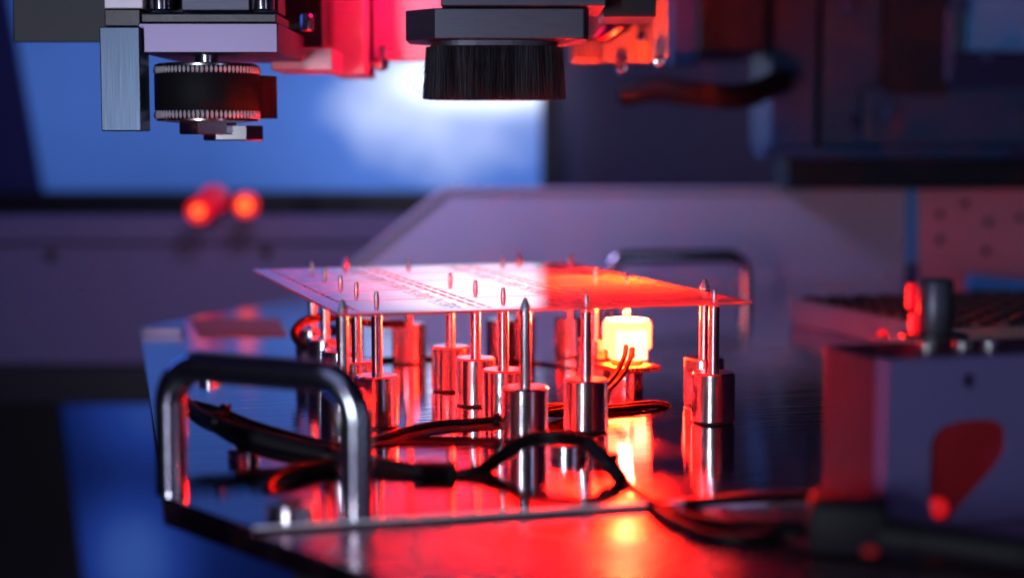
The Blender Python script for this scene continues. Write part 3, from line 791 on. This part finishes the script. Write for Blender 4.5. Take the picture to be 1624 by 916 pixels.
# ================================================================== TOP: GRIPPER HEAD AND PULLEY
HY = .80
hd_o = ony(330, 60, HY)
head = empty('tool_head', hd_o)
def hp(name, x0, y0, x1, y1, Y, depth, m, parent=head, bev=.0005, org=None):
    o_ = org or hd_o
    a, b = ony(x0, y1, Y), ony(x1, y0, Y)
    return obj(name, bm_box((a.x-o_.x, Y-o_.y, a.z-o_.z), (b.x-o_.x, Y-o_.y+depth, b.z-o_.z), bev), M[m], parent)
def hscrew(px, y0, y1, Y, r, parent=head, org=None, m='screw', name='cap_screw'):
    o_ = org or hd_o
    b = ony(px, y1, Y); t = ony(px, y0, Y)
    h = t.z-b.z
    return obj(name, bm_lathe([(r*.82, 0), (r, .0008), (r, h*.9), (r*.9, h)], 28), M[m], parent, True, b-o_)
hp('mounting_bar', 220, 37, 440, 84, HY, .105, 'satin')
hp('side_block', 161, 43, 221, 208, HY-.006, .020, 'brushed')
hp('upper_block', 165, -240, 222, 14, HY+.002, .02, 'bracket')
hp('dark_spacer', 166, 15, 222, 42, HY+.004, .018, 'black')
hp('motor_plate', 224, 22, 438, 36, HY+.004, .045, 'black')
hp('motor_body', 288, -240, 392, 17, HY+.006, .040, 'darkmetal')
hp('motor_flank', 224, -240, 286, 21, HY+.020, .026, 'black')
hp('motor_flank', 394, -240, 438, 21, HY+.020, .026, 'black')
hscrew(256, -40, 18, HY+.008, .0056); hscrew(417, -40, 18, HY+.008, .0056)
hp('guard_plate', 22, -240, 162, 67, HY+.06, .004, 'cover')
tag(head, 'silver bar and brushed block of the tool head at upper left', 'tool head')

pu_c = ony(329, 145, HY+.024)
pul = empty('toothed_pulley', pu_c)
s = F/(HY+.024)
PR = 82/s
def zz(py): return ony(329, py, HY+.024-PR).z - pu_c.z
obj('drum', bm_lathe([(PR*.985, zz(174)), (PR, zz(172)), (PR, zz(117)), (PR*.985, zz(115))], 72), M['rubber'], pul, True)
obj('core', bm_lathe([(PR*.93, zz(187)), (PR*.93, zz(98))], 64), M['black'], pul, True)
def teeth(zlo, zhi):
    bm = bmesh.new(); n = 72; h = (zhi-zlo)/2
    for k in range(n):
        a = 2*math.pi*k/n; r = PR*.031
        b2 = bmesh.new(); bmesh.ops.create_uvsphere(b2, u_segments=8, v_segments=6, radius=1.0)
        merge(bm, b2, Matrix.Translation((PR*.985*math.cos(a), PR*.985*math.sin(a), (zlo+zhi)/2)) @ Matrix.Diagonal((r, r, h, 1)))
    return bm
t1 = obj('tooth_ring', teeth(zz(115), zz(103)), M['bead'], pul, True); t2 = obj('tooth_ring', teeth(zz(188), zz(174)), M['bead'], pul, True)
obj('flange', bm_lathe([(PR*.99, zz(103)), (PR*.99, zz(100)), (PR*.6, zz(98))], 64), M['turned'], pul, True)
obj('flange', bm_lathe([(PR*.6, zz(194)), (PR*.97, zz(191)), (PR*.97, zz(188))], 64), M['turned'], pul, True)
obj('shaft', bm_lathe([(.006, zz(100)), (.006, zz(70))], 24), M['turned'], pul, True)
o = obj('hex_nut', bm_lathe([(.0135, zz(213)), (.0142, zz(211)), (.0142, zz(193.5)), (.0135, zz(193))], 6), M['turned'], pul, False); o.rotation_euler.z = R(20)
obj('hex_nut', bm_lathe([(.0142, zz(223)), (.0150, zz(221)), (.0150, zz(199)), (.0140, zz(198))], 6), M['turned'], pul, False, (.0105, .012, 0), R(5))
obj('idler_drum', bm_lathe([(PR*.80, zz(186)), (PR*.80, zz(116))], 64), M['rubber'], pul, True, (.0115, .016, 0))
tag(pul, 'black drum pulley with silver beaded rims under the tool head', 'pulley')

# red lit carriage bracket
cb_o = ony(540, 70, .93)
cb = empty('carriage_bracket', cb_o)
hp('wall', 578, -240, 700, 96, 1.02, .02, 'bracket', cb, .0008, cb_o)
hp('rib', 520, -240, 576, 118, .955, .075, 'bracket', cb, .0008, cb_o)
hp('cross_bar', 430, 76, 527, 112, .89, .05, 'bracket', cb, .0008, cb_o)
hp('slide_block', 440, -240, 508, 74, .90, .04, 'black', cb, .0008, cb_o)
hp('dark_gap', 506, -240, 519, 70, .93, .03, 'black', cb, .0004, cb_o)
hp('rail', 575, -240, 590, 96, .985, .012, 'darkmetal', cb, .0004, cb_o)
hscrew(487, 24, 50, .885, .0034, cb, cb_o)
for px, py in ((583, 108), (606, 100)):
    p = ony(px, py, .99)
    obj('ball_stud', bm_lathe([(.001, -.005), (.0034, -.004), (.0042, -.001), (.0036, .003), (.0022, .004), (.0022, .010)], 18), M['screw'], cb, True, p-cb_o)
tag(cb, 'red lit carriage bracket between the pulley and the brush', 'bracket')

# ================================================================== BRUSH HEAD
BY = .80
br_o = ony(800, 60, BY)
brush = empty('brush_head', br_o)
s = F/BY
def bx(px): return ony(px, 60, BY).x-br_o.x
def bz(py): return ony(800, py, BY).z-br_o.z
xa, xb = bx(690), bx(926)
oct_ = [(xa, 0), (xb, 0), (xb+.0025, .004), (xb+.0025, .050), (xb-.010, .062), (xa, .062), (bx(640), .046), (bx(640), .016)]
obj('housing', bm_prism(oct_, bz(62), bz(13), .0006), M['darkmetal'], brush)
obj('top_plate', bm_prism([(bx(700), -.004), (bx(960), -.004), (bx(960), .06), (bx(700), .06)], bz(11), bz(-240), .0006), M['darkmetal'], brush)
obj('side_housing', bm_prism([(bx(961), .02), (bx(1046), .02), (bx(1046), .07), (bx(961), .07)], bz(22), bz(-240), .0006), M['black'], brush)
# skirt plate and bristles round an oval
cxr = (bx(680)+bx(886))/2; rx = (bx(886)-bx(680))/2; cyr = .032; ry = .024
def oval(a, kx=1.0):
    n = 3.2
    c, s_ = math.cos(a), math.sin(a)
    return (cxr+kx*rx*math.copysign(abs(c)**(2/n), c), cyr+kx*ry*math.copysign(abs(s_)**(2/n), s_))
obj('bristle_carrier', bm_prism([oval(2*math.pi*k/48, 1.02) for k in range(48)], bz(71), bz(62)-.0001, .0004), M['darkmetal'], brush)
blen = bz(72)-bz(157)
tuftm = []
for v in range(6):
    bm = bmesh.new(); rr = random.Random(40+v)
    for k in range(64):
        ax0, ay0 = rr.gauss(0, .0011), rr.gauss(0, .0012)
        tx, ty = ax0*1.5+rr.gauss(0, .0006), ay0*1.4+rr.gauss(0, .0006)
        ln = blen*rr.uniform(.972, 1.0); r = .00011
        pth = [Vector((ax0, ay0, 0)), Vector(((ax0+tx)/2+rr.gauss(0, .0002), (ay0+ty)/2, -ln*.5)), Vector((tx, ty, -ln))]
        bm_tube(pth, r, 3, bm)
    me = bpy.data.meshes.new('tuft'); bm.to_mesh(me); bm.free(); me.materials.append(M['bristle']); tuftm.append(me)
NT = 120
acc = []
# even spacing along the oval
dense = [Vector((*oval(2*math.pi*k/1440), 0)) for k in range(1441)]
Ls = [0]
for a, b in zip(dense, dense[1:]): Ls.append(Ls[-1]+(b-a).length)
k = 0
for i in range(NT):
    target = Ls[-1]*i/NT
    while Ls[k+1] < target: k += 1
    p = dense[k]
    c = bpy.data.objects.new('tuft', tuftm[i % 6]); col.objects.link(c); c.parent = brush
    c.location = (p.x, p.y, bz(70.5)); c.rotation_euler.z = random.uniform(0, 6.28)
for i in range(5):
    bm = bm_tube([Vector((0, 0, 0)), Vector((-.002-.0012*i, -.001, -blen*.5)), Vector((-.0035-.0016*i, -.002, -blen*(.97-.04*i)))], .00012, 4)
    obj('stray_bristle', bm, M['bristle'], brush, False, (bx(681), .02+.003*i, bz(71)))
tag(brush, 'black bristle brush under a dark chamfered housing', 'brush')

# lavender bracket right of the brush
sb_o = ony(1000, 50, .98)
sb = empty('side_bracket', sb_o)
hp('plate', 930, -240, 1034, 98, .99, .006, 'sidepaint', sb, .0006, sb_o)
hp('flange', 1035, -240, 1062, 92, .965, .03, 'sidepaint', sb, .0006, sb_o)
hp('clamp', 905, 60, 955, 100, .955, .02, 'sidepaint', sb, .003, sb_o)
for px, py, Y in ((1018, 58, .984), (985, 108, .985), (1045, 97, .96)):
    p = ony(px, py, Y)
    o = obj('cap_screw', bm_lathe([(.0036, 0), (.0036, .003), (.0028, .0042), (.0012, .0046)], 20), M['screw'], sb, True, p-sb_o); o.rotation_euler.x = math.pi/2
bm = bm_lathe([(.0030, -.012), (.0052, -.006), (.0052, .006), (.0030, .011)], 20)
o = obj('nozzle', bm, M['screw'], sb, True, ony(975, 46, .95)-sb_o); o.rotation_euler = (R(20), R(60), 0)
tag(sb, 'lavender lit bracket with cap screws right of the brush', 'bracket')
